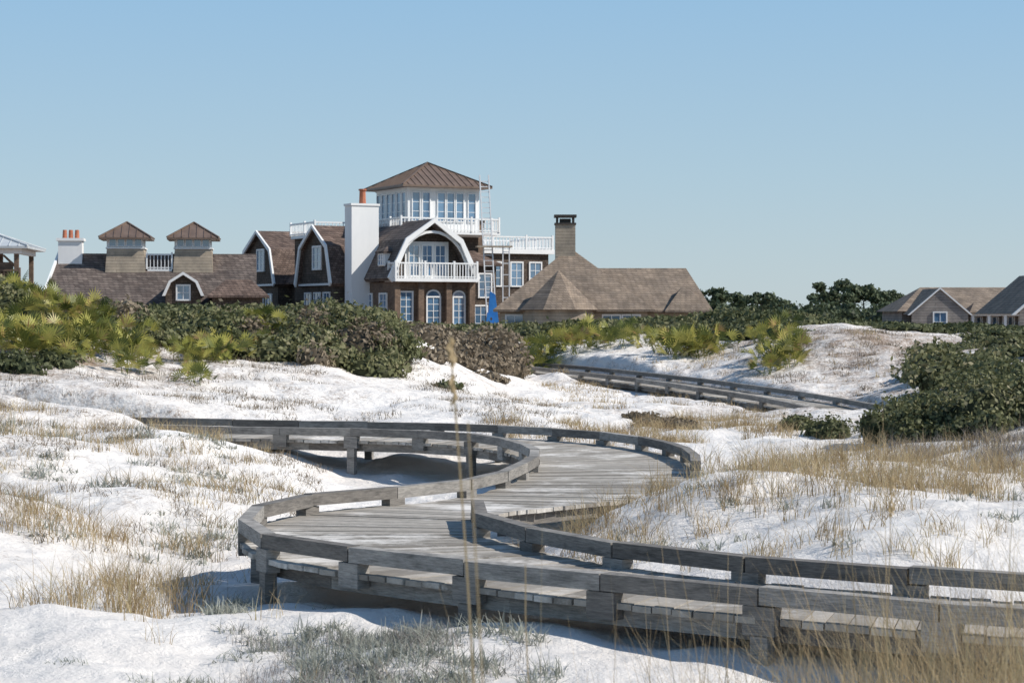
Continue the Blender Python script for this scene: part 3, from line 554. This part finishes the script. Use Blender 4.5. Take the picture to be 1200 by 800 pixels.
# ---- saw palmettos
def palmetto(name,plants):
    V=[];Q=[];A_=[]
    for (u,d,sc_,zoff) in plants:
        x=uv2w(u,d); z=float(H(np.array([x]),np.array([float(d)]))[0])+zoff; pv=random.uniform(-.08,.2)
        for f in range(random.randint(9,13)):
            az=random.uniform(0,2*math.pi); el=random.uniform(.3,1.4); Ls=sc_*random.uniform(.45,1.0)
            dv=np.array([math.cos(az)*math.cos(el),math.sin(az)*math.cos(el),math.sin(el)]); b0=np.array([x,d,z])+np.array([random.uniform(-.25,.25),random.uniform(-.25,.25),0])*sc_
            c=b0+dv*Ls; side=np.cross(dv,[0,0,1]); side/=np.linalg.norm(side); up=np.cross(side,dv)
            i=len(V); w=.012*sc_; V+= [b0-side*w,b0+side*w,c+side*w,c-side*w]; Q.append((i,i+1,i+2,i+3)); A_+=[.35]*4
            fd=dv*random.uniform(.4,.9)+np.array([random.uniform(-.3,.3),random.uniform(-.3,.3),random.uniform(-.2,.6)]); fd/=np.linalg.norm(fd)
            s2=np.cross(fd,up+np.array([random.uniform(-.6,.6) for _ in range(3)])); s2/=np.linalg.norm(s2); nrm=np.cross(s2,fd)
            va=min(.95,max(0,pv+random.choice([.1,.3,.55,.75,.9])*random.uniform(.8,1.05)))
            if random.random()<.06: va=1
            nb=11; fs=random.uniform(.42,.6)
            for k in range(nb):
                a=(-1.45+2.9*k/(nb-1)); bd=fd*math.cos(a)+s2*math.sin(a)+nrm*(-.15*abs(math.sin(a))); bl=sc_*fs*(1-.18*abs(a)/1.45)*random.uniform(.85,1.08)
                wd=np.cross(bd,nrm); wd/=np.linalg.norm(wd); wd*=.028*sc_; tip=c+bd*bl-np.array([0,0,.03*sc_]); mid=c+bd*bl*.5
                i=len(V); V+=[c,mid-wd,tip,mid+wd]; Q.append((i,i+1,i+2,i+3)); A_+=[max(0,min(1,va+random.uniform(-.08,.08)))]*4
    return fast_mesh(name,np.array(V),np.array(Q),M['palm'],A_)
def clump(u0,u1,d0,d1,n,s,zo=.0): return [(random.uniform(u0,u1),random.uniform(d0,d1),s*random.uniform(.7,1.15),zo) for _ in range(n)]
palmetto('saw_palmetto',clump(602,690,68,71,16,.85))
palmetto('saw_palmetto',clump(700,762,68,71,7,.7)+clump(770,860,63,67,17,.8))
palmetto('saw_palmetto',clump(882,930,55.5,59,9,.7)+clump(885,930,62,65,5,.7))
palmetto('saw_palmetto',clump(0,85,38,43,18,.62)+clump(70,165,38,43,20,.6)+clump(-60,0,37,42,7,.65))
palmetto('saw_palmetto',clump(100,185,42,44.5,9,.55)+clump(205,265,42,45,12,.58)+clump(255,310,44,46.5,7,.55)+clump(30,120,44,48,8,.55,.2)+clump(160,240,38,41,5,.42))
palmetto('saw_palmetto',clump(300,345,46,49,6,.55,.25)+clump(-20,50,47,52,8,.6,.4)+clump(555,600,67,70,4,.6))

# ---- dune grasses
def hgt(P,a,b): return rng.uniform(a,b,len(P))
P=scatter(560,500,1300,6.2,9.2,.32,.7,1,1.1,.1); w=600+P[:,0]/P[:,1]*F; P=P[rng.random(len(P))<np.clip((w-480)/480,.12,1)]; w=600+P[:,0]/P[:,1]*F
blades('sea_oats_grass',P,24,hgt(P,.85,1.4)*np.clip((w-200)/800,.7,1.08),M['straw'],.0045,.5,.12,5)
P=scatter(110,820,1280,5.2,6.4,.25,.7,2,1.1,.1); blades('sea_oats_grass',P,16,hgt(P,1.1,1.65),M['straw'],.004,.45,.12,5)
P=scatter(90,560,1260,5.0,8.0,.1,.7,32,1.1,.1); blades('sea_oats_grass',P,3,hgt(P,1.4,2.0),M['straw'],.0055,.28,.1,7)
P=scatter(40,-60,500,8.5,10.5,.3,.7,33,1.1,.1); blades('sea_oats_grass',P,10,hgt(P,.3,.6),M['straw'],.004,.5,.1,5)
P=scatter(480,600,1300,14.4,22,.47,1.1,3,1.1); blades('sea_oats_grass',P,24,hgt(P,.2,.5),M['straw'],.0065,.75,.14,4)
P=scatter(500,630,1300,20,30,.47,1.3,4,1.1); blades('sea_oats_grass',P,22,hgt(P,.2,.48),M['straw'],.009,.75,.16,4)
P=scatter(130,850,1300,15,21,.42,.9,14,1.1); blades('sea_oats_grass',P,26,hgt(P,.22,.5),M['straw'],.007,.8,.16,4)
P=scatter(140,560,830,32.3,36,.38,1.3,5,1.1); blades('sea_oats_grass',P,36,hgt(P,.15,.36),M['straw'],.011,.8,.22,4)
P=scatter(190,720,950,33,41,.47,1.3,6,1.1); blades('sea_oats_grass',P,36,hgt(P,.15,.4),M['straw'],.012,.8,.22,4)
P=scatter(760,-160,260,13.4,22,.44,1.0,7,1.25,.6); blades('sea_oats_grass',P,22,hgt(P,.18,.58),M['straw'],.0065,.8,.18,4)
P=scatter(480,-100,350,19,33,.48,1.2,8); blades('sea_oats_grass',P,20,hgt(P,.12,.4),M['straw'],.009,.85,.19,4)
P=scatter(200,150,600,12,30,.54,1.2,18,1.1); blades('sea_oats_grass',P,12,hgt(P,.12,.34),M['straw'],.006,.8,.12,4)
P=scatter(500,560,1100,42,66,.50,1.8,9,1.15); blades('sea_oats_grass',P,18,hgt(P,.12,.32),M['straw'],.017,.9,.25,3)
P=scatter(800,100,680,33,50,.49,1.6,10); blades('dead_scrub_twigs',P,22,hgt(P,.08,.24),M['scrub_br'],.014,1.2,.28,3)
P=scatter(700,-60,400,17,40,.47,1.4,11); blades('dead_scrub_twigs',P,24,hgt(P,.08,.24),M['scrub_br'],.010,1.2,.22,3)
P=scatter(300,860,1130,46,66,.47,1.6,12); blades('dead_scrub_twigs',P,24,hgt(P,.10,.3),M['scrub_br'],.018,1.2,.32,3)
P=scatter(330,1040,1280,21.5,28.5,.34,1.0,13); blades('dead_scrub_twigs',P,30,hgt(P,.15,.38),M['twig'],.009,1.3,.22,4)
P=scatter(340,620,1240,15,27,.52,.8,15,1.1); blades('dead_scrub_twigs',P,22,hgt(P,.06,.18),M['scrub_br'],.007,1.2,.18,3)
def lowplants(name,P,a,b,n=26,wd=.016,sp=.09):
    return blades(name,P,n,hgt(P,a,b),M['silver'],wd,1.1,sp,2)
P=scatter(380,320,680,10.3,13.9,.43,.55,20,1.0); lowplants('silver_dune_plants',P,.07,.22,28,.012,.11)
P=scatter(160,220,440,13,16.5,.48,.55,24,1.0); lowplants('silver_dune_plants',P,.06,.18,24,.012,.10)
P=scatter(130,60,320,10.5,12.6,.48,.7,21); lowplants('silver_dune_plants',P,.05,.14,22,.011,.10)
P=scatter(330,-60,320,18,29,.48,1.1,22); lowplants('silver_dune_plants',P,.06,.22,28,.02,.18)
P=scatter(150,620,1240,15,24,.52,.9,23,1.1); lowplants('silver_dune_plants',P,.05,.16,22,.016,.12)
P=scatter(120,860,1250,7.5,9.5,.42,.7,25,1.1); lowplants('silver_dune_plants',P,.25,.55,40,.014,.18)
P=scatter(260,230,640,11.5,14,.42,.6,26,1.0); blades('dead_scrub_twigs',P,20,hgt(P,.08,.26),M['twig'],.004,1.2,.14,3)

def stalk(pts,r,head=True):
    o=Bld('sea_oat_stalk',(0,0,0)); P=catmull(pts,8)
    for i in range(len(P)-1):
        a,b=P[i],P[i+1]; w=r*(1-.5*i/len(P)); u=np.array([w,0,0]); v=np.array([0,w,0])
        o.hexa('stem',M['straw'],[tuple(a-u-v),tuple(a+u-v),tuple(a+u+v),tuple(a-u+v),tuple(b-u-v),tuple(b+u-v),tuple(b+u+v),tuple(b-u+v)],.6)
    if head:
        for i in range(26):
            c=P[-1]-(P[-1]-P[-3])*random.random()+np.array([random.uniform(-.006,.006),random.uniform(-.006,.006),0]); l=.02
            d=np.array([random.uniform(-.5,.5),random.uniform(-.5,.5),-1])*l; w=np.array([.004,.002,0])
            o.poly('seed_head',M['straw'],[tuple(c),tuple(c+d*.5-w),tuple(c+d),tuple(c+d*.5+w)],[(0,1,2,3)])
    o.done()
stalk([(-.02,4.0,-.45),(-.045,4.0,.6),(-.085,4.0,1.4),(-.125,4.0,1.96)],.003)
stalk([(.14,5.2,-.45),(.08,5.2,.5),(.04,5.2,1.1),(.035,5.2,1.35)],.0025,False)
stalk([(.06,3.4,-.45),(.0,3.4,.5),(-.04,3.4,1.2),(-.075,3.4,1.82)],.0022,False)
stalk([(1.10,6.5,-.45),(1.16,6.5,.3),(1.22,6.5,.9),(1.24,6.5,1.5)],.002,True)

def tree(name,u,d,h_,wd,flat=.6,mat='pine'):
    x=uv2w(u,d); z=float(H(np.array([x]),np.array([float(d)]))[0])-.1; e=Bld(name,(x,d,z),random.uniform(0,360))
    e.cyl('trunk',M['bark'],0,0,0,h_*.75,.035*h_,.018*h_,8); B=[]
    for k in range(9):
        a=k*2.4+random.random(); zz=h_*random.uniform(.45,.72); L=wd*random.uniform(.35,.9); tx,ty,tz=math.cos(a)*L,math.sin(a)*L,zz+h_*random.uniform(.08,.22)
        w=.012*h_; e.hexa('limbs',M['bark'],[(-w,-w,zz),(w,-w,zz),(w,w,zz),(-w,w,zz),(tx-w*.3,ty-w*.3,tz),(tx+w*.3,ty-w*.3,tz),(tx+w*.3,ty+w*.3,tz),(tx-w*.3,ty+w*.3,tz)])
        for q in range(2): B.append((tx+random.uniform(-.2,.2)*wd,ty+random.uniform(-.2,.2)*wd,tz+random.uniform(-.03,.1)*h_,wd*random.uniform(.2,.36),wd*random.uniform(.2,.36),wd*random.uniform(.14,.24)*flat*1.4))
    B.append((0,0,h_*.92,wd*.35,wd*.35,wd*.2))
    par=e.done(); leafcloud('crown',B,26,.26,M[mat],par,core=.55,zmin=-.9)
for u,d,h_,w_ in [(835,215,3.8,1.9),(865,220,3.4,1.8),(893,210,3.3,1.5),(912,225,2.9,1.6),(988,230,5.0,3.0),(968,240,3.8,2.2),(1012,235,3.8,2.4),(1046,240,4.0,2.2),(1070,230,3.0,1.6)]:
    tree('coastal_pine_tree',u,d,h_,w_)
B=[]
for i in range(260):
    u=random.uniform(-200,1400); d=random.uniform(190,240); x=uv2w(u,d); r_=random.uniform(1.2,2.6); hh=random.uniform(.9,1.9)
    if 820<u<1060: hh+=.5
    B.append((x,d,1.2,r_,r_,hh))
leafcloud('distant_treeline',B,14,.3,M['pine'])

# ---------------------------------------------------------------- light, sky, camera
el=math.radians(40); to=Vector((math.cos(el)*.98,-math.cos(el)*.2,math.sin(el))); az=math.atan2(to.x,to.y)
sun=bpy.data.lights.new('sun','SUN'); sun.energy=5.0; sun.angle=math.radians(.5); sun.color=(1,.945,.865)
so=bpy.data.objects.new('sun',sun); so.rotation_euler=to.to_track_quat('Z','Y').to_euler(); scene.collection.objects.link(so)
w=bpy.data.worlds.new('World'); scene.world=w; w.use_nodes=True; nt=w.node_tree; bg=nt.nodes['Background']
sk=nt.nodes.new('ShaderNodeTexSky'); sk.sky_type='NISHITA'; sk.sun_disc=False; sk.sun_elevation=el; sk.sun_rotation=az; sk.air_density=1.0; sk.dust_density=.3; sk.ozone_density=2.5
tc=nt.nodes.new('ShaderNodeTexCoord'); sp=nt.nodes.new('ShaderNodeSeparateXYZ'); nt.links.new(tc.outputs['Generated'],sp.inputs[0])
S=.10
rp=nt.nodes.new('ShaderNodeValToRGB'); e=rp.color_ramp.elements
for _ in range(2): e.new(.5)
for elx,(p_,c) in zip(e,[(0,(.52,.63,.69)),(.07,(.43,.60,.73)),(.17,(.31,.54,.78)),(.8,(.075,.165,.36))]): elx.position=p_; elx.color=(*c,1)
nt.links.new(sp.outputs[2],rp.inputs[0])
sc_=nt.nodes.new('ShaderNodeVectorMath'); sc_.operation='SCALE'; sc_.inputs['Scale'].default_value=1/S; nt.links.new(rp.outputs[0],sc_.inputs[0])
mx=nt.nodes.new('ShaderNodeMix'); mx.data_type='RGBA'; mx.inputs[0].default_value=.82; nt.links.new(sk.outputs[0],mx.inputs[6]); nt.links.new(sc_.outputs[0],mx.inputs[7])
nt.links.new(mx.outputs[2],bg.inputs[0]); bg.inputs[1].default_value=S
cam=bpy.data.cameras.new('camera'); cam.lens=70; cam.sensor_width=36; cam.shift_y=-.025; cam.clip_end=9000; cam.clip_start=.1
cam.dof.use_dof=True; cam.dof.focus_distance=24; cam.dof.aperture_fstop=8
co=bpy.data.objects.new('camera',cam); co.location=(0,0,CAMZ); co.rotation_euler=(math.radians(90),0,0); scene.collection.objects.link(co); scene.camera=co
